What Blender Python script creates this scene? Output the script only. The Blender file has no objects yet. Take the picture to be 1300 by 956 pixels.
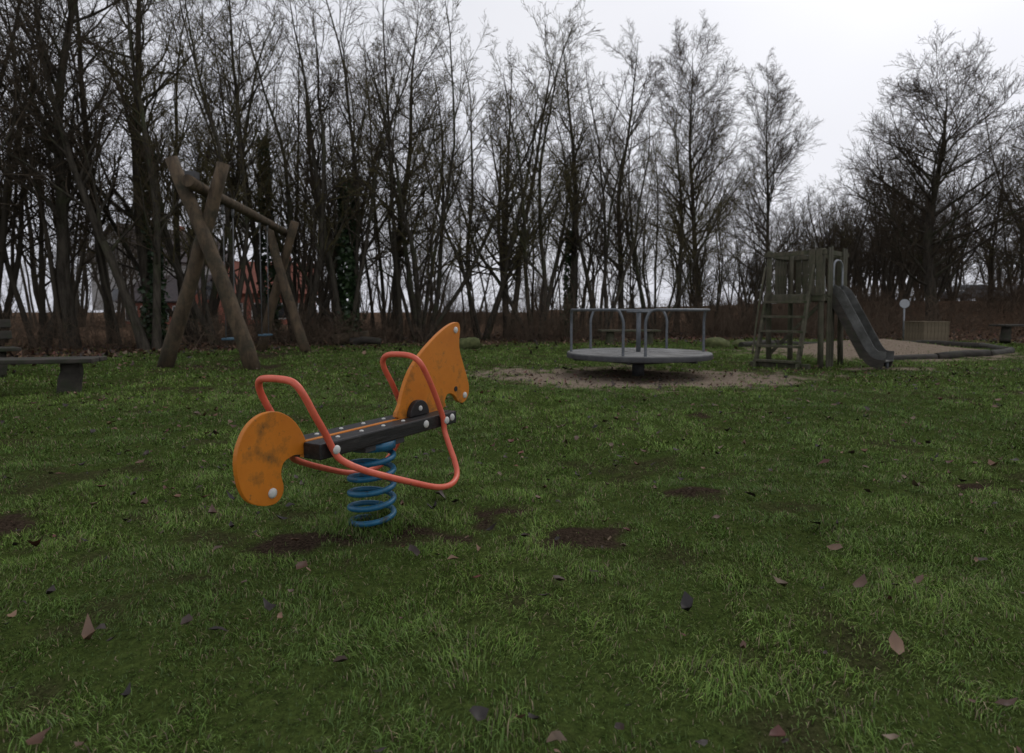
import bpy, bmesh, math
import numpy as np
from mathutils import Vector, Matrix
rng=np.random.default_rng(7)
scene=bpy.context.scene
COL=scene.collection
R=math.radians

# ------------------------------------------------------------------ helpers
def vnoise(x,y,seed=0.0):
    xi=np.floor(x);yi=np.floor(y);fx=x-xi;fy=y-yi
    fx=fx*fx*(3-2*fx);fy=fy*fy*(3-2*fy)
    def h(a,b):
        s=np.sin(a*127.1+b*311.7+seed*17.3)*43758.5453
        return s-np.floor(s)
    return (h(xi,yi)*(1-fx)+h(xi+1,yi)*fx)*(1-fy)+(h(xi,yi+1)*(1-fx)+h(xi+1,yi+1)*fx)*fy
def fbm(x,y,seed=0.0,o=4):
    v=0;a=.5;t=0
    for i in range(o):
        v=v+a*vnoise(x,y,seed+i);t+=a;x=x*2.03+3.1;y=y*2.03+1.7;a*=.5
    return v/t
def sst(a,b,x):
    t=np.clip((x-a)/(b-a),0,1);return t*t*(3-2*t)

def mk(name,V,F,mats,mi=None,cols=None,smooth=False,parent=None,link=True,fattr=None):
    V=np.asarray(V,dtype=np.float32);F=np.asarray(F,dtype=np.int32)
    me=bpy.data.meshes.new(name)
    k=F.shape[1]
    me.vertices.add(len(V));me.vertices.foreach_set('co',V.ravel())
    me.loops.add(F.size);me.loops.foreach_set('vertex_index',F.ravel())
    me.polygons.add(len(F));me.polygons.foreach_set('loop_start',np.arange(0,F.size,k,dtype=np.int32))
    for m in mats: me.materials.append(m)
    if mi is not None: me.polygons.foreach_set('material_index',np.asarray(mi,dtype=np.int32))
    me.update(calc_edges=True)
    if smooth: me.polygons.foreach_set('use_smooth',np.ones(len(F),dtype=bool))
    if cols is not None:
        a=me.color_attributes.new('col','FLOAT_COLOR','POINT')
        c=np.ones((len(V),4),dtype=np.float32);c[:,:3]=cols
        a.data.foreach_set('color',c.ravel())
    if fattr:
        for n,arr in fattr.items():
            a=me.attributes.new(n,'FLOAT','POINT');a.data.foreach_set('value',np.asarray(arr,dtype=np.float32))
    if not link: return me
    ob=bpy.data.objects.new(name,me);COL.objects.link(ob)
    if parent: ob.parent=parent
    return ob

def empty(name,loc=(0,0,0),rz=0):
    e=bpy.data.objects.new(name,None);COL.objects.link(e);e.location=loc;e.rotation_euler=(0,0,rz);e.empty_display_size=.2
    return e

def frombm(bm,name,mat,parent=None,smooth=False):
    bmesh.ops.recalc_face_normals(bm,faces=bm.faces)
    me=bpy.data.meshes.new(name);bm.to_mesh(me);bm.free()
    me.materials.append(mat)
    if smooth:
        for p in me.polygons:p.use_smooth=True
    ob=bpy.data.objects.new(name,me);COL.objects.link(ob)
    if parent: ob.parent=parent
    return ob

def box(name,c,s,mat,parent=None,rot=(0,0,0),bev=.006):
    bm=bmesh.new();bmesh.ops.create_cube(bm,size=1)
    bmesh.ops.scale(bm,vec=s,verts=bm.verts)
    if bev: bmesh.ops.bevel(bm,geom=list(bm.edges),offset=min(bev,min(s)*.3),segments=2,affect='EDGES',profile=.6)
    ob=frombm(bm,name,mat,parent);ob.location=c;ob.rotation_euler=rot
    return ob

def beam(name,p,q,w,h,mat,parent=None,bev=.006,roll=0):
    p=Vector(p);q=Vector(q);d=q-p
    ob=box(name,(p+q)/2,(d.length,w,h),mat,parent,bev=bev)
    ob.rotation_mode='QUATERNION';ob.rotation_quaternion=d.to_track_quat('X','Z')
    return ob

def sweep(name,pts,rad,mat,parent=None,sides=12,closed=False,wob=0,caps=True):
    """tube through a list of points"""
    bm=bmesh.new();n=len(pts);P=[Vector(p) for p in pts]
    rad=[rad]*n if not hasattr(rad,'__len__') else rad
    u=None;rings=[]
    for i in range(n):
        if closed: t=(P[(i+1)%n]-P[i-1]).normalized()
        else: t=(P[min(i+1,n-1)]-P[max(i-1,0)]).normalized()
        if u is None:
            a=Vector((0,0,1)) if abs(t.z)<.9 else Vector((1,0,0)); u=t.cross(a).normalized()
        u=(u-t*u.dot(t)).normalized();v=t.cross(u)
        ring=[]
        for k in range(sides):
            an=2*math.pi*k/sides
            r=rad[i]*(1+wob*(math.sin(3*an+i*.9)*.5+rng.normal()*.35))
            ring.append(bm.verts.new(P[i]+(u*math.cos(an)+v*math.sin(an))*r))
        rings.append(ring)
    m=n if closed else n-1
    for i in range(m):
        a=rings[i];b=rings[(i+1)%n]
        off=0
        if closed and i==n-1:
            off=min(range(sides),key=lambda o:sum((a[k].co-b[(k+o)%sides].co).length for k in range(sides)))
        for k in range(sides):
            bm.faces.new((a[k],a[(k+1)%sides],b[(k+1+off)%sides],b[(k+off)%sides]))
    if not closed and caps:
        bm.faces.new(rings[0]);bm.faces.new(rings[-1])
    ob=frombm(bm,name,mat,parent,True)
    if not closed and caps:
        for p in ob.data.polygons:
            if len(p.vertices)==sides and sides!=4:p.use_smooth=False
    return ob

def catmull(pts,closed=False,sub=6):
    P=[np.array(p,float) for p in pts];n=len(P);out=[]
    for i in range(n if closed else n-1):
        if closed: a,b,c,d=P[i-1],P[i],P[(i+1)%n],P[(i+2)%n]
        else: a,b,c,d=P[max(i-1,0)],P[i],P[i+1],P[min(i+2,n-1)]
        for k in range(sub):
            t=k/sub
            out.append(.5*((2*b)+(c-a)*t+(2*a-5*b+4*c-d)*t*t+(3*b-a-3*c+d)*t**3))
    if not closed: out.append(P[-1])
    return out

def cyl(name,p,q,r,mat,parent=None,sides=20,bev=0):
    ob=sweep(name,[p,q],r,mat,parent,sides)
    if bev:
        m=ob.modifiers.new('b','BEVEL');m.width=bev;m.segments=2;m.limit_method='ANGLE'
    return ob
def dome(name,c,d,r,mat,parent=None,h=.55):
    bm=bmesh.new();bmesh.ops.create_uvsphere(bm,u_segments=16,v_segments=8,radius=r)
    bmesh.ops.scale(bm,vec=(1,1,h),verts=bm.verts)
    ob=frombm(bm,name,mat,parent,True);ob.location=c
    ob.rotation_mode='QUATERNION';ob.rotation_quaternion=Vector(d).to_track_quat('Z','Y')
    return ob
def extr(name,pts2,thick,mat,parent=None,bev=.004,axis='y'):
    """polygon in local x-z extruded along y (centred)"""
    bm=bmesh.new()
    vs=[bm.verts.new((p[0],-thick/2,p[1])) for p in pts2]
    f=bm.faces.new(vs)
    r=bmesh.ops.extrude_face_region(bm,geom=[f])
    nv=[g for g in r['geom'] if isinstance(g,bmesh.types.BMVert)]
    bmesh.ops.translate(bm,vec=(0,thick,0),verts=nv)
    if bev:
        ed=[e for e in bm.edges if abs(e.verts[0].co.y-e.verts[1].co.y)<1e-6]
        bmesh.ops.bevel(bm,geom=ed,offset=bev,segments=2,affect='EDGES',profile=.6)
    return frombm(bm,name,mat,parent)

# ------------------------------------------------------------------ materials
def nodes(name):
    m=bpy.data.materials.new(name);m.use_nodes=True;nt=m.node_tree
    return m,nt,nt.nodes['Principled BSDF']
def pm(name,c1,c2,scale=8,rough=.8,bump=.3,metal=0,stretch=(1,1,1),spec=.3,dirt=None,dscale=3,dlo=.5,dhi=.7,coat=0,bd=.01,wear=None):
    m,nt,b=nodes(name);N=nt.nodes;L=nt.links
    tc=N.new('ShaderNodeTexCoord');mp=N.new('ShaderNodeMapping');mp.inputs['Scale'].default_value=stretch
    L.new(tc.outputs['Object'],mp.inputs[0])
    no=N.new('ShaderNodeTexNoise');no.inputs['Scale'].default_value=scale;no.inputs['Detail'].default_value=6;no.inputs['Roughness'].default_value=.65
    L.new(mp.outputs[0],no.inputs['Vector'])
    cr=N.new('ShaderNodeValToRGB');cr.color_ramp.elements[0].position=.35;cr.color_ramp.elements[1].position=.65
    cr.color_ramp.elements[0].color=(*c1,1);cr.color_ramp.elements[1].color=(*c2,1)
    L.new(no.outputs['Fac'],cr.inputs[0]);out=cr.outputs[0]
    def layer(out,col,sc,lo,hi,st=None):
        n2=N.new('ShaderNodeTexNoise');n2.inputs['Scale'].default_value=sc;n2.inputs['Detail'].default_value=8;n2.inputs['Roughness'].default_value=.7
        if st:
            m2=N.new('ShaderNodeMapping');m2.inputs['Scale'].default_value=st;L.new(tc.outputs['Object'],m2.inputs[0]);L.new(m2.outputs[0],n2.inputs['Vector'])
        else: L.new(tc.outputs['Object'],n2.inputs['Vector'])
        mr=N.new('ShaderNodeMapRange');mr.inputs['From Min'].default_value=lo;mr.inputs['From Max'].default_value=hi
        L.new(n2.outputs['Fac'],mr.inputs['Value'])
        mx=N.new('ShaderNodeMix');mx.data_type='RGBA';L.new(mr.outputs[0],mx.inputs[0]);L.new(out,mx.inputs[6]);mx.inputs[7].default_value=(*col,1);return mx.outputs[2]
    if dirt: out=layer(out,dirt,dscale,dlo,dhi)
    if wear: out=layer(out,*wear)
    L.new(out,b.inputs['Base Color'])
    b.inputs['Roughness'].default_value=rough;b.inputs['Metallic'].default_value=metal
    b.inputs['Specular IOR Level'].default_value=spec;b.inputs['Coat Weight'].default_value=coat
    if bump:
        bp=N.new('ShaderNodeBump');bp.inputs['Strength'].default_value=bump;bp.inputs['Distance'].default_value=bd
        L.new(no.outputs['Fac'],bp.inputs['Height']);L.new(bp.outputs[0],b.inputs['Normal'])
    return m
def attrmat(name,rough=.5,g=.05):
    m=bpy.data.materials.new(name);m.use_nodes=True;nt=m.node_tree;N=nt.nodes;L=nt.links
    N.remove(N['Principled BSDF']);d=N.new('ShaderNodeBsdfDiffuse');gl=N.new('ShaderNodeBsdfGlossy');gl.inputs['Roughness'].default_value=rough
    a=N.new('ShaderNodeAttribute');a.attribute_name='col';L.new(a.outputs['Color'],d.inputs['Color'])
    mx=N.new('ShaderNodeMixShader');mx.inputs[0].default_value=g
    L.new(d.outputs[0],mx.inputs[1]);L.new(gl.outputs[0],mx.inputs[2]);L.new(mx.outputs[0],N['Material Output'].inputs[0])
    return m
def plain(name,c,c2=None,sc=.35):
    """diffuse bark for thin twigs, colour drifting slowly from place to place"""
    m=bpy.data.materials.new(name);m.use_nodes=True;nt=m.node_tree;N=nt.nodes;L=nt.links
    N.remove(N['Principled BSDF']);d=N.new('ShaderNodeBsdfDiffuse')
    ge=N.new('ShaderNodeNewGeometry');no=N.new('ShaderNodeTexNoise');no.inputs['Scale'].default_value=sc;no.inputs['Detail'].default_value=1
    L.new(ge.outputs['Position'],no.inputs['Vector'])
    mx=N.new('ShaderNodeMix');mx.data_type='RGBA';mx.inputs[6].default_value=(*c,1);mx.inputs[7].default_value=(*(c2 or c),1)
    L.new(no.outputs['Fac'],mx.inputs[0]);L.new(mx.outputs[2],d.inputs['Color']);L.new(d.outputs[0],N['Material Output'].inputs[0])
    return m

M_orange=pm('orange_paint',(.50,.155,.012),(.60,.20,.018),5,.45,.05,spec=.35,dirt=(.05,.045,.018),dscale=5,dlo=.53,dhi=.71,wear=((.14,.09,.03),38,.60,.72))
M_red=pm('salmon_paint',(.60,.10,.055),(.70,.15,.085),9,.4,.04,spec=.4,dirt=(.28,.09,.06),dscale=12,dlo=.58,dhi=.72)
M_blue=pm('blue_paint',(.012,.09,.17),(.018,.13,.23),12,.4,.1,spec=.4,dirt=(.03,.03,.03),dscale=14,dlo=.54,dhi=.68)
M_black=pm('black_board',(.010,.010,.010),(.024,.022,.021),14,.45,.4,stretch=(.25,2,2),spec=.4,dirt=(.07,.065,.06),dscale=30,dlo=.58,dhi=.75)
M_cap=pm('white_cap',(.5,.5,.46),(.62,.62,.58),20,.45,.05)
M_steel=pm('galvanised',(.20,.21,.22),(.30,.31,.32),10,.5,.1,metal=.6,dirt=(.06,.06,.06),dscale=6,dlo=.5,dhi=.75)
M_rail=pm('rail_steel',(.10,.11,.12),(.16,.17,.18),12,.5,.1,metal=.4)
M_disc=pm('platform_board',(.16,.16,.155),(.24,.24,.23),3,.7,.2,dirt=(.09,.085,.075),dscale=2,dlo=.42,dhi=.7)
M_rim=pm('dark_rim',(.04,.04,.042),(.07,.07,.07),6,.6,.2)
M_log=pm('weathered_log',(.045,.032,.02),(.125,.088,.053),7,.85,.8,stretch=(1,1,.25),dirt=(.032,.030,.018),dscale=3,dlo=.46,dhi=.68)
M_wood=pm('mossy_timber',(.05,.047,.032),(.115,.102,.07),9,.85,.6,stretch=(1,1,.3),dirt=(.042,.052,.022),dscale=3.5,dlo=.45,dhi=.7)
M_dwood=pm('dark_timber',(.025,.022,.018),(.06,.052,.042),9,.85,.6,stretch=(.3,1,1),dirt=(.03,.04,.018),dscale=4)
M_tan=pm('tan_timber',(.12,.095,.062),(.175,.14,.09),6,.85,.4)
M_chute=pm('chute_steel',(.09,.09,.085),(.16,.16,.15),4,.5,.1,metal=.4,dirt=(.04,.04,.03),dscale=3,dlo=.4,dhi=.7)
M_bark=pm('bark',(.030,.026,.020),(.082,.071,.055),6,.95,.9,stretch=(2,2,.4),dirt=(.058,.068,.032),dscale=.9,dlo=.5,dhi=.7,bd=.03,spec=.1)
M_farbark=plain('far_bark',(.042,.036,.028),(.08,.07,.054),.8)
M_twig=plain('twig_bark',(.062,.049,.036),(.084,.068,.048))
M_twig2=plain('olive_twig_bark',(.09,.078,.038),(.108,.092,.05))
M_shrub=plain('shrub_bark',(.07,.052,.038),(.14,.105,.075),.5)
M_wallr=pm('red_render',(.30,.11,.08),(.38,.14,.095),2,.9,.2)
M_wallw=pm('cream_render',(.36,.35,.33),(.42,.41,.39),2,.9,.2)
M_roof=pm('roof_tiles',(.05,.042,.042),(.085,.07,.068),5,.8,.4)
M_roofr=pm('red_roof_tiles',(.17,.06,.042),(.24,.085,.055),5,.8,.4)
M_glass=pm('dark_glass',(.02,.022,.025),(.03,.032,.035),2,.15,0,spec=.6)
M_car=pm('grey_car_paint',(.14,.15,.16),(.18,.19,.2),2,.35,0,metal=.3,coat=.3)
M_carb=pm('dark_car_paint',(.03,.035,.045),(.04,.045,.06),2,.35,0,metal=.3,coat=.3)
M_tyre=pm('tyre',(.015,.015,.015),(.025,.025,.025),6,.9,.1)
M_rope=pm('chain_steel',(.10,.10,.10),(.16,.16,.16),12,.6,.1,metal=.4)
M_seatblue=pm('seat_rubber',(.05,.10,.14),(.07,.13,.17),8,.6,.1)
M_sign=pm('sign_back',(.35,.36,.37),(.42,.43,.44),5,.5,.05,metal=.3)
M_moss=pm('mossy_rock',(.05,.06,.02),(.12,.13,.05),9,.95,.8)
M_grass=attrmat('grass_blade',.45,.025)
M_leaf=attrmat('dead_leaf',.5,.04)
M_ivy=attrmat('ivy_leaf',.4,.05)

# ------------------------------------------------------------------ terrain
EX=np.array([-60,-16,-12,-9.5,-6,-2,3,7,11,15,22,60.])
EY=np.array([6,9.5,13,16.5,20,21.5,22.5,24.5,26,22.5,19,14.])
def edge(x): return np.interp(x,EX,EY)
def bank(x,y):
    return 1.75*sst(22,44,y-(-.15*(x-10)))*sst(9,24,x)
def gauss(x,y,cx,cy,r,ry=None):
    ry=ry or r
    return np.exp(-(((x-cx)/r)**2+((y-cy)/ry)**2))
MOUNDS=[(.33,3.0,.17,.04),(1.08,3.75,.15,.035),(-.05,3.25,.13,.02),(-1.0,2.95,.2,.02)]
def hgt(x,y):
    h=(fbm(x*.5,y*.5,3,3)-.5)*.12+(fbm(x*3,y*3,9,3)-.5)*.06
    n=sst(1.5,5,np.hypot(x-0,y+.0)); h=h*(.5+.5*n)-.0
    for (a,b,r,k) in MOUNDS: h=h+k*gauss(x,y,a,b,r)*(1+.6*(fbm(x*14,y*14,5)-.5))
    h=h-.06*gauss(x,y,2.2,11.2,1.8)+.32*gauss(x,y,10.0,17.5,1.9,1.2)
    return h+bank(x,y)
DP=[(.33,3.0,.23,.17,1.5),(1.08,3.75,.2,.12,1.3),(-.08,3.3,.26,.24,.8),(-1.02,2.98,.32,.2,1.05),(-.45,3.02,.3,.16,.85),(-2.75,3.15,.4,.3,1.0),(-2.4,2.5,.5,.2,.6),(-1.35,2.55,.35,.15,.5),
    (3.0,3.9,.3,.13,.9),(2.1,6.6,.6,.25,.6),(-4.5,9,1,.4,.6),(-5.6,12.4,1.7,.7,.8),(-6.0,15.3,.9,1.9,.9),(6.2,12.1,.9,.5,.7)]
def masks(x,y):
    n=fbm(x*1.3,y*1.3,21,4);n2=fbm(x*7,y*7,33,3)
    d=0
    for (a,b,r,ry,s) in DP:
        d=np.maximum(d,s*gauss(x,y,a,b,r,ry))
    dirt=sst(.36,.8,d+(n2-.5)*1.5*(d>.03)+(n2-.5)*.1)
    dirt=np.maximum(dirt,.55*sst(.63,.74,fbm(x*2.6,y*2.6,77,4)))
    s=np.maximum(gauss(x,y,2.1,10.8,3.1,1.85),gauss(x,y,9.9,16.9,3.6,2.9)*1.1)
    s=np.maximum(s,.8*gauss(x,y,6.9,12.0,1.1,.5))
    sand=sst(.33,.6,s+(n2-.5)*.8+(n-.5)*.5)
    lit=sst(-1.2,1.0,y-edge(x)+(n-.5)*5+(n2-.5)*1.5)
    return dirt,sand,lit
sx=np.linspace(-1,1,560);xs=np.sinh(sx*6.2)/np.sinh(6.2)*420
ty=np.linspace(0,1,480);ys=-6+ (np.sinh(ty*5.2)/np.sinh(5.2))*560
ys=np.sort(np.concatenate([ys,np.linspace(1,9,140)]))
X,Y=np.meshgrid(xs,ys)
xf=X.ravel();yf=Y.ravel()
Z=hgt(xf,yf)
nx=len(xs);ny=len(ys)
idx=np.arange(nx*ny).reshape(ny,nx)
F=np.stack([idx[:-1,:-1].ravel(),idx[:-1,1:].ravel(),idx[1:,1:].ravel(),idx[1:,:-1].ravel()],1)
dm,sm,lm=masks(xf,yf)
mg=bpy.data.materials.new('ground_soil');mg.use_nodes=True;nt=mg.node_tree;N=nt.nodes;L=nt.links
N.remove(N['Principled BSDF']);b=N.new('ShaderNodeBsdfDiffuse');L.new(b.outputs[0],N['Material Output'].inputs[0])
tc=N.new('ShaderNodeTexCoord')
def noise(sc,det=8,ro=.6):
    n=N.new('ShaderNodeTexNoise');n.inputs['Scale'].default_value=sc;n.inputs['Detail'].default_value=det;n.inputs['Roughness'].default_value=ro
    L.new(tc.outputs['Object'],n.inputs['Vector']);return n
def ramp(src,a,b_,p0=.35,p1=.65):
    c=N.new('ShaderNodeValToRGB');c.color_ramp.elements[0].position=p0;c.color_ramp.elements[1].position=p1
    c.color_ramp.elements[0].color=(*a,1);c.color_ramp.elements[1].color=(*b_,1);L.new(src,c.inputs[0]);return c.outputs[0]
def mixc(f,a,b_):
    m=N.new('ShaderNodeMix');m.data_type='RGBA';L.new(f,m.inputs[0]);L.new(a,m.inputs[6]);L.new(b_,m.inputs[7]);return m.outputs[2]
def att(n):
    a=N.new('ShaderNodeAttribute');a.attribute_name=n;return a.outputs['Fac']
n1=noise(1.2,4);n2=noise(22,6,.7);n3=noise(70,4,.7)
g=mixc(n1.outputs['Fac'],ramp(n3.outputs['Fac'],(.016,.026,.007),(.070,.108,.024)),ramp(n2.outputs['Fac'],(.020,.024,.009),(.078,.098,.028)))
dcol=ramp(n3.outputs['Fac'],(.014,.010,.007),(.065,.047,.033))
scol=ramp(n2.outputs['Fac'],(.13,.10,.075),(.28,.225,.17))
vo=N.new('ShaderNodeTexVoronoi');vo.inputs['Scale'].default_value=14;L.new(tc.outputs['Object'],vo.inputs['Vector'])
lcol=ramp(vo.outputs['Color'],(.04,.027,.018),(.14,.09,.06),.2,.8)
c=mixc(att('dirt'),g,dcol);c=mixc(att('sand'),c,scol);c=mixc(att('litter'),c,lcol)
L.new(c,b.inputs['Color'])
bp=N.new('ShaderNodeBump');bp.inputs['Strength'].default_value=1;bp.inputs['Distance'].default_value=.025;L.new(n2.outputs['Fac'],bp.inputs['Height']);L.new(bp.outputs[0],b.inputs['Normal'])
mk('ground',np.stack([xf,yf,Z],1),F,[mg],smooth=True,fattr={'dirt':dm,'sand':sm,'litter':lm})

# ------------------------------------------------------------------ grass
def grass_zone(y0,y1,dens,w,hs):
    A=.95*(y1**2-y0**2)+2*(y1-y0);n=int(A*dens)
    y=np.sqrt(rng.random(n)*(y1**2-y0**2)+y0**2);x=(rng.random(n)*2-1)*(.95*y+1)
    m_=3200 if y0<3.2 else 0
    aa=rng.random(m_)*6.283;rr=.11+np.abs(rng.normal(0,.07,m_))
    xa=-.73+rr*np.cos(aa);ya=3.17+rr*np.sin(aa);kk=(ya>=y0)&(ya<y1)
    tuft=np.concatenate([np.zeros(n,bool),np.ones(int(kk.sum()),bool)])
    x=np.concatenate([x,xa[kk]]);y=np.concatenate([y,ya[kk]])
    rs=np.hypot(x+.73,y-3.17);n=len(x)
    d,s,l=masks(x,y)
    cl=fbm(x*7,y*7,51,3);big=fbm(x*.9,y*.9,61,3);clc=np.clip((cl-.3)*2.2,0,1)
    keep=(rng.random(n)<np.clip((1-.96*d)*(1-s*.92)*(1-l*.93),0,1)*np.clip(.5+clc*.8,0,1))|(tuft&(rng.random(n)<.6))
    x=x[keep];y=y[keep];clc=clc[keep];big=big[keep];d=d[keep];rs=rs[keep];tuft=tuft[keep];n=len(x)
    h=hs*(.4+1.0*rng.random(n)**1.5)*(.55+.95*clc)*(.75+.5*big)*(1-.5*d*(~tuft))
    h*=1+2.4*np.exp(-(rs/.2)**2)
    base=np.stack([x,y,hgt(x,y)-.004],1)
    az=rng.random(n)*2*np.pi;lean=np.clip(np.abs(rng.normal(1.05,.5,n)),0,1.7)
    ba=fbm(x*2,y*2,5,2)*12
    az=np.where(rng.random(n)<.35,ba,az)
    dx=np.cos(az);dy=np.sin(az)
    pa=az+np.pi/2+rng.normal(0,.6,n);px=np.cos(pa);py=np.sin(pa)
    ww=w*(.5+.9*rng.random(n))
    sd=np.stack([px,py,np.zeros(n)],1)*ww[:,None]*.5
    mid=base+np.stack([dx*np.sin(lean*.5)*h*.55,dy*np.sin(lean*.5)*h*.55,np.cos(lean*.5)*h*.55],1)
    l2=np.clip(lean*1.4,0,2.0)
    tip=mid+np.stack([dx*np.sin(l2)*h*.5,dy*np.sin(l2)*h*.5,np.cos(l2)*h*.5],1)
    V=np.stack([base-sd,base+sd,mid-sd*.8,mid+sd*.8,tip],1).reshape(-1,3)
    o=np.arange(n)[:,None]*5
    T=np.concatenate([o+np.array([[0,1,3]]),o+np.array([[0,3,2]]),o+np.array([[2,3,4]])],1).reshape(-1,3)
    g=np.array([.115,.215,.034]);yl=np.array([.24,.29,.070]);dk=np.array([.060,.115,.021]);st=np.array([.28,.22,.13])
    r=rng.random(n)[:,None]**1.2;bb=np.clip((big[:,None]-.35)*3,0,1)
    c=g*(1-r*.65)+yl*r*.65;c=c*(1-.65*(1-bb))+dk*.65*(1-bb)
    c=c*(.64+.5*clc[:,None])
    dead=(rng.random(n)<.14)[:,None];c=np.where(dead,st*(.35+.7*r),c)
    c=c*(.65+.7*rng.random((n,1)))
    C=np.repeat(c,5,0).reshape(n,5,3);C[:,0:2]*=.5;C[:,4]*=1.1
    return V,T,C.reshape(-1,3)
parts=[grass_zone(.8,3.0,12500,.0027,.036),grass_zone(3.0,4.8,8500,.0035,.040),grass_zone(4.8,9,2900,.0058,.045),grass_zone(9,24,500,.013,.055)]
off=0;VV=[];TT=[];CC=[]
for v,t,c_ in parts:
    VV.append(v);TT.append(t+off);CC.append(c_);off+=len(v)
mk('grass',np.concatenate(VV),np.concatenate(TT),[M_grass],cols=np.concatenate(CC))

# ------------------------------------------------------------------ fallen leaves
def leafset(x,y,size,zoff,flat=.35,dark=1.):
    n=len(x)
    T0=np.array([[-.5,0,0],[-.2,.26,.0],[.15,.28,.0],[.5,0,0],[.15,-.28,0],[-.2,-.26,0],[-.2,0,-.05],[.15,0,-.05]])
    TF=np.array([[0,6,1],[1,6,7],[1,7,2],[2,7,3],[0,5,6],[5,4,7],[5,7,6],[4,3,7]])
    P=np.repeat(T0[None],n,0)*size[:,None,None]
    P[:,:,1]*=(.6+.6*rng.random(n))[:,None]
    P[:,:,:2]*=1+rng.normal(0,.14,(n,8,1))
    curl=rng.normal(.5,.8,n)[:,None]
    P[:,:,2]+=curl*(P[:,:,0]**2)/size[:,None]+np.abs(curl)*.8*(P[:,:,1]**2)/size[:,None]+rng.normal(0,.06,(n,8))*size[:,None]
    a=rng.random(n)*2*np.pi;tx=rng.normal(0,flat,n);tyy=rng.normal(0,flat,n)
    ca,sa=np.cos(a)[:,None],np.sin(a)[:,None]
    qx=P[:,:,0]*ca-P[:,:,1]*sa;qy=P[:,:,0]*sa+P[:,:,1]*ca;qz=P[:,:,2]+qx*tx[:,None]+qy*tyy[:,None]
    V=np.stack([qx+x[:,None],qy+y[:,None],qz+(hgt(x,y)+zoff)[:,None]],2).reshape(-1,3)
    Fc=(np.arange(n)[:,None,None]*8+TF[None]).reshape(-1,3)
    pal=np.array([[.085,.045,.028],[.12,.065,.038],[.045,.03,.022],[.15,.09,.055],[.10,.037,.026],[.12,.085,.055],[.022,.017,.014],[.03,.022,.018],[.035,.026,.02]])*dark
    c=pal[rng.integers(0,len(pal),n)]*(.7+.6*rng.random((n,1)))
    C=np.repeat(c,8,0)*(.8+.4*rng.random((n*8,1)))
    return V,Fc,C
n=5600;y=np.sqrt(rng.random(n)*(13**2-1)+1);x=(rng.random(n)*2-1)*(.9*y+.5)
keep=rng.random(n)<np.clip(.1+2.0*(fbm(x*1.1,y*1.1,91,3)-.3),0,1);x=x[keep];y=y[keep];n=len(x)
S=[leafset(x,y,.022+.058*rng.random(n)**2.,.038,.25)]
lx=np.array([(523-650)/800*2.72,(573-650)/800*2.6,.06,(877-650)/800*2.2,(1100-650)/800*2.4,(692-650)/800*3.8,(1042-650)/800*3.1,(100-650)/800*2.0,-.1,(555-650)/800*3.7])
ly=np.array([2.72,2.6,2.9,2.2,2.4,3.8,3.1,2.0,3.0,3.7])
S.append(leafset(lx,ly,np.array([.1,.085,.06,.085,.07,.06,.08,.09,.05,.09]),.045,.25,.85))
n=15000;x=rng.random(n)*75-32;y=edge(x)+rng.normal(2.5,3.2,n)
S.append(leafset(x,y,.06+.09*rng.random(n),.02,.5,1.2))
n=450;x=rng.normal(2,2.6,n);y=rng.normal(11,1.4,n);S.append(leafset(x,y,.04+.05*rng.random(n),.02,.3))
off=0;VV=[];TT=[];CC=[]
for v,t,c_ in S: VV.append(v);TT.append(t+off);CC.append(c_);off+=len(v)
mk('fallen_leaves',np.concatenate(VV),np.concatenate(TT),[M_leaf],cols=np.concatenate(CC))

# ------------------------------------------------------------------ spring rider
rd=empty('spring_rider_horse',(-.69,3.23,0),R(61.5))
def loc(s,t,z): return (s,-t,z)
zt=.52
for sgn,nm in ((1,'seat_board_right'),(-1,'seat_board_left')):
    box(nm,(.015,-sgn*.066,zt-.036),(1.07,.104,.072),M_black,rd,bev=.008)
box('centre_strip',(.015,0,zt-.034),(1.06,.024,.073),M_orange,rd,bev=.003)
tail=[(-.50,.522),(-.545,.60),(-.60,.65),(-.668,.678),(-.745,.672),(-.81,.63),(-.85,.56),(-.862,.49),(-.848,.40),(-.81,.33),(-.745,.294),(-.675,.285),(-.637,.31),(-.628,.35),(-.64,.405),(-.625,.45),(-.57,.47),(-.50,.465)]
extr('tail_panel',[tuple(p) for p in catmull(tail,True,4)],.024,M_orange,rd)
head=[(.155,.522),(.165,.60),(.20,.69),(.26,.78),(.35,.86),(.45,.925),(.56,.985),(.665,1.025),(.735,1.03),(.755,.99),(.745,.93),(.75,.86),(.79,.77),(.83,.69),(.855,.62),(.84,.56),(.79,.53),(.735,.54),(.70,.575),(.655,.60),(.61,.60),(.585,.565),(.56,.523)]
extr('head_panel',[tuple(p) for p in catmull(head,True,4)],.024,M_orange,rd)
for sg in (-1,1):
    cyl('mouth_hole',(.70,sg*.0125,.625),(.70,sg*.016,.625),.016,M_black,rd)
    dome('cap_ear',(.70,sg*.014,.985),(0,sg,0),.02,M_cap,rd)
    dome('cap_muzzle',(.80,sg*.014,.575),(0,sg,0),.02,M_cap,rd)
    dome('cap_tail',(-.69,sg*.014,.335),(0,sg,0),.022,M_cap,rd)
    pl=[(.30+.085*math.cos(a),.523+.085*math.sin(a)) for a in np.linspace(0,math.pi,18)]
    o=extr('neck_plate',pl,.03,M_black,rd,bev=.004);o.location=(0,sg*.0285,0)
    dome('cap_neck',(.30,sg*.045,.562),(0,sg,0),.015,M_cap,rd)
    for s_,z_ in ((-.455,.488),(.25,.488),(.40,.488),(.50,.488)):
        dome('cap_side',(s_,sg*.1195 if s_ not in(-.455,.40) else sg*.151,z_),(0,sg,0),.021,M_cap,rd)
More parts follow.
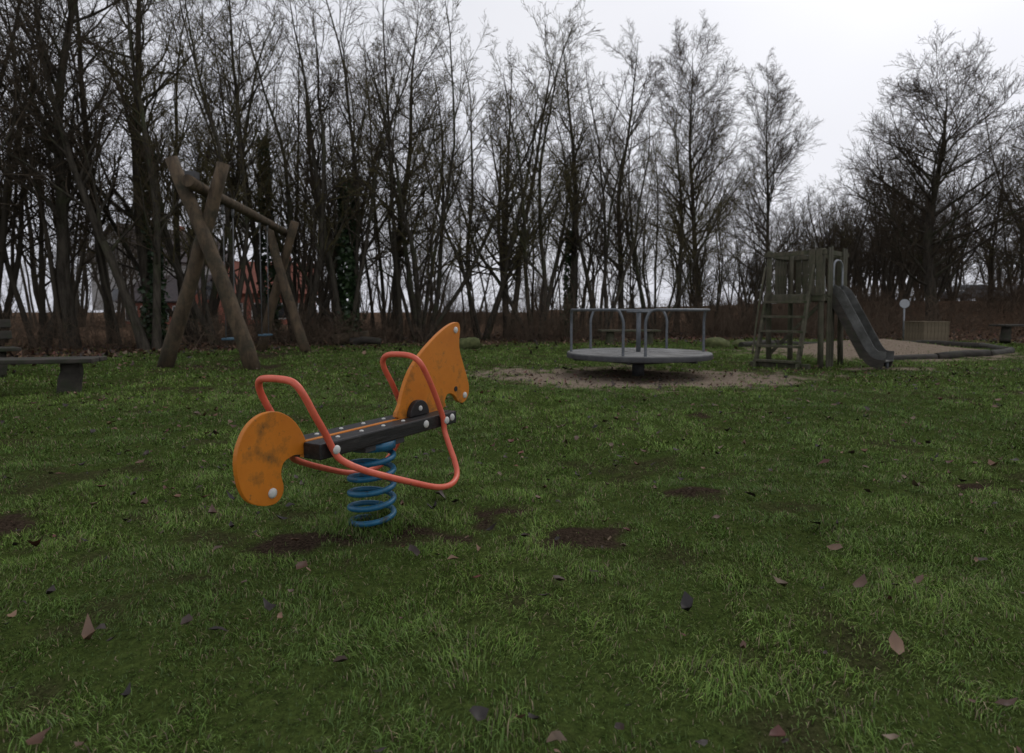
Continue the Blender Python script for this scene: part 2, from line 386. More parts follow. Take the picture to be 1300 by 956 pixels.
for s_ in (-.36,-.20,-.04,.12):
    for sg in (-1,1):
        dome('screw',(s_,sg*.066,zt+.001),(0,0,1),.011,M_cap,rd)
for sg in (-1,1): dome('cap_top',(.47,sg*.066,zt+.001),(0,0,1),.017,M_cap,rd)
half=[(-.652,.06,.812),(-.645,.11,.795),(-.62,.133,.745),(-.57,.137,.66),(-.51,.137,.57),(-.463,.137,.49),(-.435,.155,.44),(-.37,.21,.39),(-.25,.255,.335),(-.10,.285,.275),(.06,.30,.215),(.18,.297,.187),(.28,.28,.187),(.345,.255,.215),(.375,.22,.27),(.39,.17,.36),(.395,.139,.43),(.385,.137,.50),(.34,.137,.59),(.28,.137,.69),(.21,.137,.79),(.183,.115,.84),(.172,.06,.865)]
pts=[loc(*p) for p in half]+[loc(p[0],-p[1],p[2]) for p in reversed(half)]
sweep('tube_frame',catmull(pts,True,5),.0155,M_red,rd,14,closed=True)
sp=[]
turns=5.4
for i in range(int(turns*28)+1):
    a=i/28*2*math.pi;t=i/(turns*28);r=.110
    sp.append((-.055+r*math.cos(a),r*math.sin(a),.005+.40*t))
sweep('coil_spring',sp,.0145,M_blue,rd,12)
cyl('spring_core_plate',(-.055,0,.405),(-.055,0,.447),.122,M_blue,rd,28)
box('mount_bracket',(-.055,0,.43),(.30,.19,.03),M_rim,rd)
cyl('base_plate',(-.055,0,-.05),(-.055,0,-.01),.12,M_rim,rd,28)

# ------------------------------------------------------------------ merry go round
mg_=empty('merry_go_round',(2.27,11.3,-.03),0)
Rr=1.27
cyl('platform',(0,0,.345),(0,0,.40),Rr,M_disc,mg_,64,bev=.008)
cyl('rim',(0,0,.30),(0,0,.385),Rr+.012,M_rim,mg_,64,bev=.01)
sweep('under_cone',[(0,0,.20),(0,0,.302)],[.35,1.15],M_rim,mg_,40)
cyl('hub',(0,0,-.05),(0,0,.25),.11,M_rim,mg_,20)
for k in range(6):
    a=k*math.pi/3+.2
    beam('underbeam_%d'%k,(0,0,.285),(1.2*math.cos(a),1.2*math.sin(a),.285),.06,.05,M_rim,mg_)
for k in range(12):
    a=k*math.pi/6
    beam('board_seam_%d'%k,(.2*math.cos(a),.2*math.sin(a),.4005),(1.24*math.cos(a),1.24*math.sin(a),.4005),.012,.004,M_rim,mg_,bev=0)
cyl('centre_post',(0,0,.4),(0,0,1.12),.042,M_rail,mg_,16)
rw=[( .2*math.cos(a),.2*math.sin(a),1.12) for a in np.linspace(0,2*math.pi,32,endpoint=False)]
sweep('hand_wheel',rw,.018,M_rail,mg_,10,closed=True)
for k in range(3):
    a=k*2*math.pi/3;cyl('wheel_spoke_%d'%k,(0,0,1.12),(.2*math.cos(a),.2*math.sin(a),1.12),.012,M_rail,mg_,8)
for k,(a0,a1) in enumerate(((176,247),(264,364),(52,128))):
    rr=Rr-.07;p=[];A0=R(a0);A1=R(a1)
    for z in (.38,.55,.75,.95):p.append((rr*math.cos(A0),rr*math.sin(A0),z))
    for i,a in enumerate(np.linspace(A0,A1,14)):
        if i in (0,13): 
            b_=A0+.05 if i==0 else A1-.05
            p.append((rr*math.cos(b_),rr*math.sin(b_),1.11))
        else:p.append((rr*math.cos(a),rr*math.sin(a),1.15))
    for z in (.95,.75,.55,.38):p.append((rr*math.cos(A1),rr*math.sin(A1),z))
    sweep('hand_rail_%d'%k,catmull(p,False,4),.024,M_rail,mg_,10)

# ------------------------------------------------------------------ swing
sw=empty('log_swing_set',(0,0,0))
def log(name,p,q,r0,r1,mat,parent,n=9,bend=.06,wob=.05,sides=14):
    p=np.array(p,float);q=np.array(q,float);o=rng.normal(0,1,3);o/=np.linalg.norm(o)
    P=[p+(q-p)*t+o*bend*math.sin(t*math.pi)+rng.normal(0,.008,3) for t in np.linspace(0,1,n)]
    return sweep(name,P,list(np.linspace(r0,r1,n)),mat,parent,sides,wob=wob)
log('front_leg_left',(-6.85,12.35,-.1),(-5.50,12.15,3.92),.15,.115,M_log,sw)
log('front_leg_right',(-4.92,12.0,-.1),(-6.52,12.2,4.0),.155,.12,M_log,sw,bend=.1)
log('rear_leg_left',(-7.15,17.9,-.1),(-5.95,17.4,3.55),.14,.11,M_log,sw)
log('rear_leg_right',(-5.50,16.9,-.1),(-6.72,17.4,3.55),.14,.11,M_log,sw,bend=.1)
log('cross_beam',(-6.0,11.75,3.5),(-6.33,18.1,3.27),.115,.10,M_log,sw)
for k,yc in enumerate((13.7,15.9)):
    xb=-6.03-.047*(yc-11.7)
    for j,dy in enumerate((-.24,.24)):
        cyl('chain_%d_%d'%(k,j),(xb,yc+dy,3.3),(xb,yc+dy*.9,.52),.012,M_rope,sw,6)
        cyl('hanger_%d_%d'%(k,j),(xb,yc+dy,3.15),(xb,yc+dy,3.35),.03,M_rope,sw,8)
    box('seat_%d'%k,(xb,yc,.5),(.2,.46,.045),M_seatblue,sw,bev=.015)
box('bracket_box',(-6.05,12.05,3.66),(.2,.18,.14),M_rim,sw)

# ------------------------------------------------------------------ slide tower
st_=empty('wooden_slide_tower',(6.02,12.95,0),R(-47))
hw=.52
for i,(a,b_,hh) in enumerate(((-hw,-hw,2.32),(hw,-hw,2.3),(-hw,hw,2.3),(hw,hw,2.3))):
    log('post_%d'%i,(a,b_,-.1),(a,b_,hh),.055,.05,M_wood,st_,n=5,bend=.01,wob=.02,sides=10)
for k in range(7):
    box('deck_%d'%k,(-.45+k*.15,0,1.42),(.14,1.0,.04),M_wood,st_)
for a in (-hw-.055,hw+.055):
    box('deck_joist',(0,a,1.36),(1.2,.05,.13),M_wood,st_)
    box('side_joist',(a,0,1.36),(.05,1.0,.12),M_wood,st_)
    box('top_rail_y',(0,a,2.24),(1.22,.045,.09),M_wood,st_)
    box('top_rail_x',(a,0,2.24),(.045,1.0,.09),M_wood,st_)
for k in range(4):
    box('wall_board_l%d'%k,(-hw-.089,.0+k*.14,1.83),(.022,.12,.88+rng.normal(0,.02)),M_wood,st_)
for k in range(2):
    box('wall_board_f%d'%k,(-.40+k*.14,hw+.09,1.83),(.12,.022,.88),M_wood,st_)
for k in range(2):
    box('wall_board_g%d'%k,(.30+k*.14,hw+.09,1.83),(.12,.022,.88),M_wood,st_)
for k,yy in enumerate((-.43,-.31,.31,.43)):
    box('wall_board_r%d'%k,(hw+.092,yy,1.86),(.022,.11,.98+rng.normal(0,.02)),M_wood,st_)
for k in range(2):
    box('front_board_%d'%k,(.36+k*.13,-hw-.092,1.85),(.115,.022,.9),M_wood,st_)
for k in range(3):
    box('skirt_board_%d'%k,(hw+.092,-.43+k*.12,.68),(.022,.105,1.36),M_wood,st_)
for sx_ in (-.50,.33):
    beam('ladder_stringer',(sx_,-hw-.62,-.05),(sx_,-hw-.13,1.46),.05,.12,M_wood,st_)
for k in range(5):
    t=(k+.6)/5.2
    box('ladder_step_%d'%k,(-.085,-hw-.62+.49*t,-.05+1.5*t),(.90,.15,.045),M_wood,st_)
for sx_ in (-.56,.40):
    sweep('hand_bar',catmull([(sx_,-hw-.60,.25),(sx_,-hw-.45,.9),(sx_,-hw-.25,1.6),(sx_,-hw-.1,2.0)],False,4),.02,M_wood,st_,8)
box('ground_beam',(-.06,-hw-.5,.02),(1.15,.1,.14),M_wood,st_)
beam('brace',(-.52,-hw+.02,.2),(.5,-hw+.02,1.25),.03,.07,M_wood,st_)
cen=catmull([(hw+.02,0,1.46),(hw+.14,0,1.40),(hw+.35,0,1.02),(hw+.58,0,.58),(hw+.74,0,.30),(hw+.88,0,.19),(hw+1.05,0,.17)],False,5)
bm=bmesh.new();prev=None
prof=[(-.24,.17),(-.225,.17),(-.22,.01),(-.19,0),(.19,0),(.22,.01),(.225,.17),(.24,.17),(.24,-.02),(-.24,-.02)]
for i,p in enumerate(cen):
    t=cen[min(i+1,len(cen)-1)]-cen[max(i-1,0)];t/=np.linalg.norm(t);nrm=np.array([-t[2],0,t[0]])
    ring=[bm.verts.new(tuple(p+np.array([0,a,0])+nrm*b_)) for a,b_ in prof]
    if prev:
        for k in range(len(ring)):
            bm.faces.new((prev[k],prev[(k+1)%10],ring[(k+1)%10],ring[k]))
    else: bm.faces.new(ring)
    prev=ring
bm.faces.new(prev);frombm(bm,'slide_chute',M_chute,st_)
for sg in (-1,1):
    pl=[(p[0],p[2]) for p in cen]
    poly=[(a,b_+.02) for a,b_ in pl]+[(a-.05,b_-.2 if b_>.35 else max(b_-.14,0)) for a,b_ in reversed(pl)]
    o=extr('slide_cheek',poly,.03,M_dwood,st_,bev=0);o.location=(0,sg*.257,0)
for sg in (-1,1): cyl('slide_foot',(hw+.95,sg*.2,-.05),(hw+.95,sg*.2,.16),.03,M_rail,st_,8)
hoop=[(hw+.1,-.23,1.55),(hw+.1,-.23,1.95),(hw+.1,-.15,2.07),(hw+.1,0,2.1),(hw+.1,.15,2.07),(hw+.1,.23,1.95),(hw+.1,.23,1.55)]
sweep('slide_hoop',catmull(hoop,False,4),.02,M_steel,st_,8)
hoop=[(-.08,hw,1.45),(-.08,hw,1.8),(.0,hw,1.98),(.1,hw,1.98),(.17,hw,1.8),(.17,hw,1.45)]
sweep('back_hoop',catmull(hoop,False,4),.018,M_cap,st_,8)

# ------------------------------------------------------------------ benches
def bench(loc_,rz,L_=1.9,back=False,mat=M_dwood):
    e=empty('wooden_bench',loc_,rz)
    for k,yy in enumerate((-.15,.15)):
        box('seat_plank_%d'%k,(0,yy,.45),(L_,.27,.06),mat,e,bev=.015)
    for sx_ in (-L_*.33,L_*.33):
        log('leg_stump',(sx_,0,-.1),(sx_+.03,0,.42),.15,.13,mat,e,n=5,bend=.01,wob=.06)
    if back:
        for k in range(2):
            box('back_plank_%d'%k,(0,.36+k*.05,.68+k*.2),(L_,.045,.15),mat,e,rot=(R(-14),0,0),bev=.01)
        for sx_ in (-L_*.36,L_*.36):
            beam('back_post',(sx_,.27,.0),(sx_,.46,.98),.08,.07,mat,e)
    return e
bench((-6.84,8.45,-.02),R(14),2.3)
bench((-9.2,10.2,0),R(50),1.9,True)
bench((3.9,21.0,.0),R(4),2.0,False,M_wood)
bench((16.2,20.0,.2),R(10),1.9,False)

log('mossy_log',(-1.55,18.1,.12),(-1.0,18.4,.14),.19,.17,M_moss,None)
def rock(name,loc_,s,mat):
    bm=bmesh.new();bmesh.ops.create_icosphere(bm,subdivisions=3,radius=1)
    for v in bm.verts:
        k=1+.25*(float(fbm(np.array(v.co.x*1.5+loc_[0]),np.array(v.co.y*1.5+v.co.z*2),4,3))-.5)*2
        v.co*=k
    bmesh.ops.scale(bm,vec=s,verts=bm.verts)
    o=frombm(bm,name,mat,None,True);o.location=loc_;return o
rock('mossy_boulder',(6.25,19.2,.08),(.42,.3,.24),M_moss)
rock('mossy_boulder',(7.1,19.6,.06),(.26,.22,.16),M_moss)
log('fallen_log',(-5.9,20.6,.12),(-4.8,21.1,.3),.2,.14,M_log,None)
log('fallen_log',(-5.2,20.3,.1),(-4.2,20.2,.12),.13,.1,M_dwood,None)
eg=empty('sandpit_edging')
EP=[(8.3,14.4),(9.9,14.7),(11.5,15.2),(13.0,16.4),(13.6,18.2),(12.6,19.9),(10.6,20.6),(8.4,20.2),(6.9,19.0)]
for k in range(len(EP)-1):
    a=EP[k];c_=EP[k+1];dx_=(c_[0]-a[0])*.01;dy_=(c_[1]-a[1])*.01
    log('edging_log_%d'%k,(a[0]+dx_,a[1]+dy_,float(hgt(np.array(a[0]),np.array(a[1])))+.04),(c_[0]-dx_,c_[1]-dy_,float(hgt(np.array(c_[0]),np.array(c_[1])))+.05),.10,.095,M_dwood,eg,n=6,bend=.03)
cr_=empty('wooden_planter_box',(13.75,20.9,.08),R(8))
for k in range(7):
    for sg in (-1,1):
        box('plank_f%d'%k,(-.39+k*.13,sg*.4,.32),(.12,.03,.66),M_tan,cr_)
        box('plank_s%d'%k,(sg*.445,-.37+k*.123,.32),(.03,.11,.66),M_tan,cr_)
for sg in (-1,1): box('cap_rail',(0,sg*.4,.665),(.95,.08,.03),M_tan,cr_);box('cap_rail_s',(sg*.445,0,.668),(.08,.7,.03),M_tan,cr_)
box('soil',(0,0,.55),(.84,.74,.04),M_dwood,cr_)
def gz(x,y): return float(hgt(np.array([float(x)]),np.array([float(y)]))[0])
sg_=empty('round_path_sign',(14.3,23.0,gz(14.3,23.0)),R(-20))
cyl('pole',(0,0,-.1),(0,0,1.50),.03,M_steel,sg_,10)
cyl('sign_disc',(0,-.035,1.38),(0,-.045,1.38),.16,M_sign,sg_,28)
cyl('sign_rim',(0,-.03,1.38),(0,-.0355,1.38),.17,M_rim,sg_,28)

def car(loc_,rz,mat):
    e=empty('parked_car',loc_,rz)
    body=[(-2.1,.35),(-2.15,.6),(-2.1,.85),(-1.5,.95),(-1.05,1.38),(.35,1.42),(1.0,.98),(1.95,.85),(2.12,.6),(2.1,.35)]
    extr('body',body,1.7,mat,e,bev=.08)
    glass=[(-1.38,.97),(-1.0,1.33),(.3,1.36),(.85,.97)]
    extr('side_windows',glass,1.716,M_glass,e,bev=0)
    for a in (-1.35,1.3):
        for sg in (-1,1):
            cyl('wheel',(a,sg*.72,.33),(a,sg*.88,.33),.33,M_tyre,e,24);cyl('hubcap',(a,sg*.88,.33),(a,sg*.895,.33),.2,M_steel,e,16)
    for sg in (-1,1): box('headlight',(2.08,sg*.6,.68),(.08,.3,.14),M_cap,e);box('tail_light',(-2.1,sg*.6,.72),(.08,.25,.16),M_wallr,e)
car((35.8,49,gz(35.8,49)),R(5),M_car);car((41.0,50,gz(41,50)),R(-4),M_carb)

def house(name,loc_,rz,w,d,h,rh,mw,mr):
    e=empty(name,loc_,rz)
    box('walls',(0,0,h/2),(w,d,h),mw,e,bev=0)
    for sx_ in (-1,1):
        g_=extr('gable',[(-d/2,h),(d/2,h),(0,h+rh)],.2,mw,e,bev=0);g_.rotation_euler=(0,0,R(90));g_.location=(sx_*(w/2-.101),0,0)
    for sg in (-1,1):
        p=Vector((0,sg*(d/2+.4),h-.25));q=Vector((0,0,h+rh+.12));dd=q-p
        o=box('roof_slope',(p+q)/2,(w+.8,dd.length,.16),mr,e,bev=0)
        o.rotation_euler=(math.atan2(dd.z,dd.y) if sg<0 else math.atan2(-dd.z,-dd.y),0,0)
    box('chimney',(w*.2,.5,h+rh),(.6,.6,1.4),M_wallr,e)
    for k in range(4):
        for z in (1.4,4.0):
            if z+1>h: continue
            x_=-w/2+w*(k+.5)/4
            box('window_frame',(x_,-d/2-.02,z),(1.15,.08,1.3),M_cap,e,bev=0);box('window_pane',(x_,-d/2-.05,z),(.95,.06,1.1),M_glass,e,bev=0)
    for z in (1.4,4.0,h+.6):
        for sx_ in (-1,1):
            box('gable_window',(sx_*(w/2+.02),0,z),(.08,1.1,1.2),M_glass,e,bev=0)
    box('door',(w*.0,-d/2-.03,1.05),(1,.1,2.1),M_dwood,e,bev=0)
house('red_house',(-20.6,54,-.3),R(20),7,6.5,3.0,2.4,M_wallr,M_roofr)
house('cream_house',(-35,64,1.2),R(62),10,8,4.8,3.2,M_wallw,M_roof)
house('red_house',(-29.5,56,-.5),R(-10),6,6,2.6,2,M_wallr,M_roof)

# ------------------------------------------------------------------ trees
def nrm(a): return a/np.maximum(np.linalg.norm(a,axis=-1,keepdims=True),1e-9)
def grow(S_,D,Ln,K,wig,up,r0,r1,rg):
    P=[S_];d=D
    for i in range(K):
        d=nrm(d+rg.normal(0,wig,d.shape)+np.array([0,0,1.])*up)
        P.append(P[-1]+d*(Ln/K)[:,None])
    P=np.stack(P,1);t=np.linspace(0,1,K+1)[None]
    return P,r0[:,None]*(1-t)+r1[:,None]*t
def tubes(P,Rd,sides):
    n,K,_=P.shape;T=np.gradient(P,axis=1);T=nrm(T)
    ref=np.zeros((n,1,3));d0=nrm(P[:,-1]-P[:,0]);v=np.abs(d0[:,2])>.8;ref[v,0,0]=1;ref[~v,0,2]=1
    U=nrm(np.cross(T,ref));W=np.cross(T,U)
    a=np.arange(sides)*2*np.pi/sides
    V=P[:,:,None]+Rd[:,:,None,None]*(U[:,:,None]*np.cos(a)[None,None,:,None]+W[:,:,None]*np.sin(a)[None,None,:,None])
    ix=np.arange(n*K*sides).reshape(n,K,sides);nx_=np.roll(ix,-1,2)
    Fq=np.stack([ix[:,:-1],nx_[:,:-1],nx_[:,1:],ix[:,1:]],-1).reshape(-1,4)
    return V.reshape(-1,3),Fq
def kids(P,Rd,Ln,n,t0,t1,ang,lf,falloff,rf,rg,jl=.3,rmax=1):
    N_,K,_=P.shape
    t=(t0+(t1-t0)*(np.arange(n)[None]+rg.random((N_,n)))/n).ravel()
    pi=np.repeat(np.arange(N_),n);f=t*(K-1);i=np.minimum(f.astype(int),K-2);w=(f-i)[:,None]
    S_=P[pi,i]*(1-w)+P[pi,i+1]*w;T=nrm(P[pi,i+1]-P[pi,i]);rr=Rd[pi,i]*(1-w[:,0])+Rd[pi,i+1]*w[:,0]
    q=rg.normal(size=T.shape);q=nrm(q-T*(q*T).sum(1,keepdims=True))
    a=(ang+rg.normal(0,.17,len(t)))[:,None]
    D=T*np.cos(a)+q*np.sin(a)
    ln=Ln[pi]*lf*(1-falloff*(t-t0)/(t1-t0+1e-6))*(1-jl+2*jl*rg.random(len(t)))
    return S_,D,ln,np.minimum(rr*rf,rmax)
def tree(name,seed,stems,H,r0,lean,n1,n2,n3,n4,t0=.25,a1=.75,l1=.34,fo=.6,twig=None,up1=.07,wig0=.05,tw=1.,data=False,sd=(9,5,4),jl=.3,up2=.05):
    rg=np.random.default_rng(seed)
    az=np.arange(stems)*2*np.pi/stems+rg.random(stems)*.8
    ln=lean*(.4+.9*rg.random(stems))
    S_=np.stack([np.cos(az)*.12*(stems>1),np.sin(az)*.12*(stems>1),np.full(stems,-.15)],1)
    D=nrm(np.stack([np.cos(az)*ln,np.sin(az)*ln,np.ones(stems)],1))
    Ln=H*(.75+.25*rg.random(stems)) if stems>1 else np.array([H*1.])
    P,Rd=grow(S_,D,Ln,14,wig0,.02,r0*(.7+.5*rg.random(stems)),np.full(stems,.012),rg)
    Rd[:,0]*=1.35
    VV=[];FF=[];MI=[];off=0
    def add(P,Rd,s,m):
        nonlocal off
        v,f=tubes(P,Rd,s);VV.append(v);FF.append(f+off);MI.append(np.full(len(f),m));off+=len(v)
    add(P,Rd,sd[0],0)
    a,d,l,r=kids(P,Rd,Ln,n1,t0,.98,a1,l1,fo,.5,rg,rmax=.07,jl=jl)
    P1,R1=grow(a,d,l,7 if not data else 4,.12,up1,r,np.full(len(r),.006),rg);add(P1,R1,sd[1],0)
    a,d,l,r=kids(P1,R1,l,n2,.12,.97,.7,.48,.5,.6,rg,rmax=.025)
    P2,R2=grow(a,d,l,5 if not data else 3,.13,up2,r,np.full(len(r),.004),rg);add(P2,R2,sd[2],1)
    if n3:
        a,d,l,r=kids(P2,R2,l,n3,.1,.97,.65,.5,.4,.7,rg,rmax=.010)
        r=np.maximum(r,.0052*tw);P3,R3=grow(a,d,l,3 if not data else 2,.14,.03,r,np.full(len(r),.0035*tw),rg);add(P3,R3,3,1)
    if n4:
        a,d,l,r=kids(P3,R3,np.maximum(l,.25),n4,.1,.95,.6,.55,.3,.8,rg)
        r=np.full(len(a),.0042*tw);P4,R4=grow(a,d,l,2,.15,.02,r,np.full(len(r),.0028*tw),rg);add(P4,R4,3,1)
    V_,F_,M_=np.concatenate(VV),np.concatenate(FF),np.concatenate(MI)
    if data: return V_,F_,M_
    return mk(name,V_,F_,[M_bark,twig or M_twig],mi=M_,link=False)
TALL=[tree('tall_tree',10+i,1,14,.17,.08,30,9,6,2,t0=.22,a1=.85,l1=.27,twig=M_twig if i else M_twig2) for i in range(3)]
CLUMP=[tree('clump_tree',30+i,4+i%3,11.5,.10,.45,14,7,5,2,t0=.2,a1=.65,l1=.32,twig=M_twig2 if i!=1 else M_twig,wig0=.075) for i in range(4)]
ROUND=[tree('round_tree',50,1,10.6,.26,.03,46,12,8,3,t0=.16,a1=1.0,l1=.52,fo=.58,wig0=.04,up1=.10,tw=1.25,jl=.12)]
OVAL=[tree('oval_tree',53+i,1,14.2,.2,.04,46,11,8,3,t0=.2,a1=.8,l1=.34,fo=.56,wig0=.03,up1=.09,tw=1.2,jl=.15) for i in range(2)]
FORK=[tree('forked_tree',70+i,2,14,.17,.16,22,8,6,2,t0=.2,a1=.75,l1=.28) for i in range(2)]
D_POLE=[tree('p',60+i,1,12.5,.085,.10,16,6,4,0,t0=.35,a1=.7,l1=.22,data=True,tw=1.2,sd=(6,3,3)) for i in range(4)]
D_CHEAP=[tree('c',90+i,2+i,11,.12,.25,12,7,4,0,t0=.22,a1=.75,l1=.36,tw=1.6,data=True,sd=(6,3,3)) for i in range(3)]
def shrub(seed,H,stems,spread):
    rg=np.random.default_rng(seed);az=rg.random(stems)*2*np.pi
    S_=np.stack([rg.normal(0,spread,stems),rg.normal(0,spread,stems),np.full(stems,-.05)],1)
    ln=np.abs(rg.normal(0,.5,stems))
    D=nrm(np.stack([np.cos(az)*ln,np.sin(az)*ln,np.ones(stems)],1));Ln=H*(.3+.7*rg.random(stems))
    VV=[];FF=[];off=0
    P,Rd=grow(S_,D,Ln,5,.22,-.02,np.full(stems,.009),np.full(stems,.004),rg)
    v,f=tubes(P,Rd,3);VV.append(v);FF.append(f+off);off+=len(v)
    a,d,l,r=kids(P,Rd,Ln,6,.1,.97,.8,.38,.4,.8,rg);P,Rd=grow(a,d,l,3,.25,.0,np.full(len(a),.005),np.full(len(a),.003),rg)
    v,f=tubes(P,Rd,3);VV.append(v);FF.append(f+off);off+=len(v)
    a,d,l,r=kids(P,Rd,l,2,.1,.97,.7,.6,.4,.8,rg);P,Rd=grow(a,d,l,1,.2,.0,np.full(len(a),.004),np.full(len(a),.0025),rg)
    v,f=tubes(P,Rd,3);VV.append(v);FF.append(f+off);off+=len(v)
    V_=np.concatenate(VV);F_=np.concatenate(FF);return V_,F_,np.zeros(len(F_),int)
D_SHR=[shrub(80+i,1.8,26,.8) for i in range(4)]
def put(me,name,x,y,s=1.,rz=None,tilt=(0,0),parent=None,sz=None):
    o=bpy.data.objects.new(name,me);COL.objects.link(o)
    o.location=(x,y,gz(x,y)-.05);o.rotation_euler=(tilt[0],tilt[1],rng.random()*6.28 if rz is None else rz)
    s2=s if sz is None else sz
    o.scale=(s,s,s2)
    if parent:o.parent=parent
    return o
class Mass:
    def __init__(s): s.V=[];s.F=[];s.M=[];s.o=0
    def add(self,dat,x,y,s,tilt=0.,sz=None):
        V,F_,M_=dat;a=rng.random()*6.28;ca,sa=math.cos(a),math.sin(a);z=sz or s
        W=np.empty(V.shape,np.float32)
        W[:,2]=V[:,2]*z
        W[:,0]=(V[:,0]*ca-V[:,1]*sa)*s+x+W[:,2]*rng.normal(0,tilt)
        W[:,1]=(V[:,0]*sa+V[:,1]*ca)*s+y+W[:,2]*rng.normal(0,tilt)
        W[:,2]+=gz(x,y)-.05
        self.V.append(W);self.F.append(F_+self.o);self.M.append(M_);self.o+=len(V)
    def build(self,name,mats):
        return mk(name,np.concatenate(self.V),np.concatenate(self.F),mats,mi=np.concatenate(self.M))
def ivy(obj,hh,r,n=3200):
    rg=np.random.default_rng(int(hh*100));t=rg.random(n)**1.3;a=rg.random(n)*6.283
    rr=(r*(1-.4*t)+.02+np.abs(rg.normal(0,.09,n))*(1-.6*t))
    c=np.stack([rr*np.cos(a),rr*np.sin(a),t*hh],1)
    s=.05+.05*rg.random(n)
    u=nrm(rg.normal(size=(n,3)));w=nrm(np.cross(u,nrm(rg.normal(size=(n,3)))))
    V=np.stack([c-u*s[:,None],c+w*s[:,None]*.7,c+u*s[:,None],c-w*s[:,None]*.7],1).reshape(-1,3)
    F_=np.arange(n*4).reshape(n,4)
    col=np.array([.03,.055,.02])*(.5+rg.random((n,1)))
    o=mk('ivy',V,F_,[M_ivy],cols=np.repeat(col,4,0));o.parent=obj
E=[ # mesh,x,y,scale,tilt
 (TALL[1],-12.9,18.5,1.12,(0,.03)),(FORK[0],-10.1,17.6,1.0,(0,.16)),(TALL[2],-14.6,15.5,1.0,(0,.1)),(FORK[1],-16.0,18.5,1.1,(0,-.06)),
 (TALL[0],-11.6,20.5,1.1,(0,.02)),(TALL[2],-9.0,23.5,1.0,(0,.02)),(CLUMP[0],-7.6,22.5,1.12,(0,.0)),
 (CLUMP[1],-5.8,22.3,1.15,(0,0)),(CLUMP[2],-3.4,23.6,1.12,(0,0)),(CLUMP[3],-1.2,24.8,1.12,(0,.05)),
 (CLUMP[0],.9,24.2,1.05,(0,.05)),(CLUMP[1],3.6,25.4,.98,(0,0)),(CLUMP[2],6.2,27.5,.9,(0,0)),(TALL[0],2.4,26.5,.9,(0,0)),
 (OVAL[0],10.2,34.5,1.06,(0,0)),(OVAL[1],14.6,35.5,.93,(0,0)),(TALL[0],8.6,33,.85,(0,0)),(CLUMP[3],9.6,30.5,.7,(0,0)),(CLUMP[1],12.6,33,.65,(0,0)),
 (CLUMP[3],-9.3,20.3,1.1,(0,0)),(FORK[0],-17.5,14.0,1.1,(0,.05)),
 (TALL[1],-4.7,25.5,1.0,(0,.03)),(FORK[1],-.2,27.5,1.0,(0,0)),(TALL[2],-13.6,21.5,1.1,(0,0)),(CLUMP[2],-11.2,22.5,1.15,(0,0)),(FORK[1],-7.0,26.0,1.05,(0,0)),(TALL[1],5.0,28.5,.92,(0,0)),
]
eo=[]
for i,(m,x,y,s,t) in enumerate(E):
    eo.append(put(m,'bare_tree',x,y,s,tilt=t))
put(ROUND[0],'round_crowned_tree',20.4,30.5,1.14,rz=1.,sz=1.06)
put(ROUND[0],'round_crowned_tree',27.6,31,1.15,rz=3.)
put(CLUMP[2],'bare_tree',24.2,26.5,1.1);put(CLUMP[0],'bare_tree',24.6,37,.85);put(CLUMP[3],'bare_tree',18.5,38,.75);put(CLUMP[1],'bare_tree',22.5,25.5,.6)
ivy(eo[5],7.5,.2);ivy(eo[7],5,.22);ivy(eo[4],6,.18);ivy(eo[13],5,.17,2000)
def edgeY(x): return float(edge(np.array(x)))
W_=Mass()
cnt=0
while cnt<165:
    y=rng.uniform(15,58);x=rng.uniform(-1.05,.48)*y
    if y<edgeY(x)+2.5 or (y<50 and (abs(x/y+.385)<.03 or abs(x/y+.545)<.025) and y>26): continue
    a=x/y
    s=rng.uniform(.75,1.1)
    if a>.0: s*=1-.6*min(1,a/.42)
    W_.add(D_POLE[rng.integers(4)] if rng.random()<.82 else D_CHEAP[rng.integers(3)],x,y,s,.03);cnt+=1
for i in range(120):
    y=rng.uniform(36,75);x=rng.uniform(.42,1.15)*y
    if abs(x-38.5)<6 and y<52: continue
    W_.add(D_CHEAP[rng.integers(3)],x,y,rng.uniform(.65,1.05),.03)
for i in range(50):
    y=rng.uniform(68,100);x=rng.uniform(-1.0,.6)*y
    W_.add(D_CHEAP[rng.integers(3)],x,y,rng.uniform(.6,.9),.03)
W_.build('background_woodland',[M_farbark,M_twig])
U_=Mass()
for i in range(130):
    x=rng.uniform(-24,17);y=edgeY(x)+abs(rng.normal(.6,3.0))+.3
    if fbm(np.array(x*.35),np.array(y*.2),8,2)<.42 and rng.random()<.7: continue
    s=rng.uniform(.5,1.3);U_.add(D_SHR[rng.integers(4)],x,y,s,sz=s*rng.uniform(.4,1.5))
for i in range(95):
    y=rng.uniform(25,52);x=rng.uniform(.30,.95)*y
    s=rng.uniform(.7,1.6);U_.add(D_SHR[rng.integers(4)],x,y,s)
for i in range(55):
    y=rng.uniform(30,62);x=rng.uniform(-1.0,.45)*y
    s=rng.uniform(1,2.0);U_.add(D_SHR[rng.integers(4)],x,y,s,sz=s*rng.uniform(.5,1.2))
U_.build('undergrowth',[M_shrub])

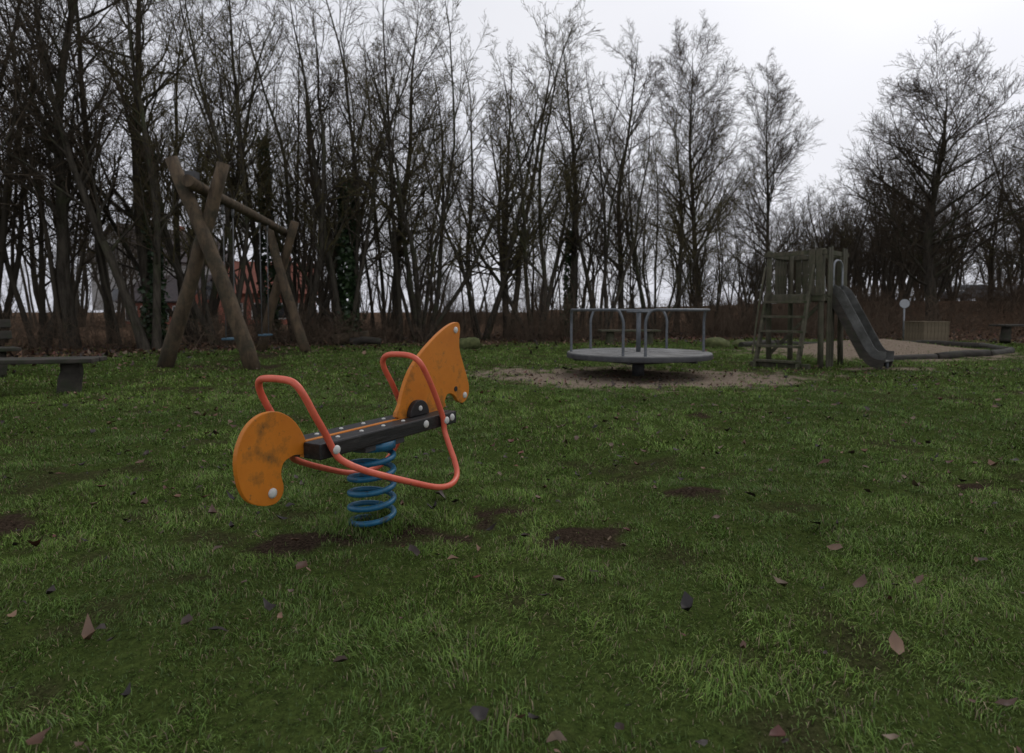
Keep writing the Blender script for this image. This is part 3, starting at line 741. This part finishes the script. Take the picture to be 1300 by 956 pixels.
# ------------------------------------------------------------------ light / sky
w=bpy.data.worlds.new('World');scene.world=w;w.use_nodes=True;nt=w.node_tree;N=nt.nodes;L=nt.links
bg=N['Background']
sky=N.new('ShaderNodeTexSky');sky.sky_type='NISHITA';sky.sun_disc=False;sky.sun_elevation=R(42);sky.sun_rotation=R(35);sky.dust_density=4;sky.air_density=1.0
hs=N.new('ShaderNodeHueSaturation');hs.inputs['Saturation'].default_value=.12;L.new(sky.outputs[0],hs.inputs['Color'])
tc=N.new('ShaderNodeTexCoord');no=N.new('ShaderNodeTexNoise');no.inputs['Scale'].default_value=1.6;no.inputs['Detail'].default_value=3
L.new(tc.outputs['Generated'],no.inputs['Vector'])
cr=N.new('ShaderNodeValToRGB');cr.color_ramp.elements[0].position=.3;cr.color_ramp.elements[1].position=.7
cr.color_ramp.elements[0].color=(6.7,6.85,7.75,1);cr.color_ramp.elements[1].color=(8.7,8.8,9.4,1);L.new(no.outputs['Fac'],cr.inputs[0])
mx=N.new('ShaderNodeMix');mx.data_type='RGBA';mx.inputs[0].default_value=.85;L.new(hs.outputs[0],mx.inputs[6]);L.new(cr.outputs[0],mx.inputs[7])
L.new(mx.outputs[2],bg.inputs['Color']);bg.inputs['Strength'].default_value=.1
try: w.cycles.sampling_method='NONE'   # near-uniform overcast dome: no importance map needed
except Exception: pass
sun=bpy.data.lights.new('sun','SUN');sun.energy=.6;sun.angle=R(25);sun.color=(1,.97,.93)
so=bpy.data.objects.new('sun',sun);COL.objects.link(so)
d=Vector((math.sin(R(35))*math.cos(R(42)),math.cos(R(35))*math.cos(R(42)),math.sin(R(42))))
so.rotation_mode='QUATERNION';so.rotation_quaternion=d.to_track_quat('Z','Y')
scene.view_settings.view_transform='Standard';scene.view_settings.look='None';scene.view_settings.exposure=0

cam=bpy.data.cameras.new('camera');co=bpy.data.objects.new('camera',cam);COL.objects.link(co)
co.location=(0,0,1.1);co.rotation_euler=(R(90-2.72),0,0)
cam.lens=22.15;cam.sensor_width=36;cam.shift_y=-45/1300;cam.clip_end=2000;cam.clip_start=.05
cam.dof.use_dof=True;cam.dof.focus_distance=3.2;cam.dof.aperture_fstop=3.2
scene.camera=co
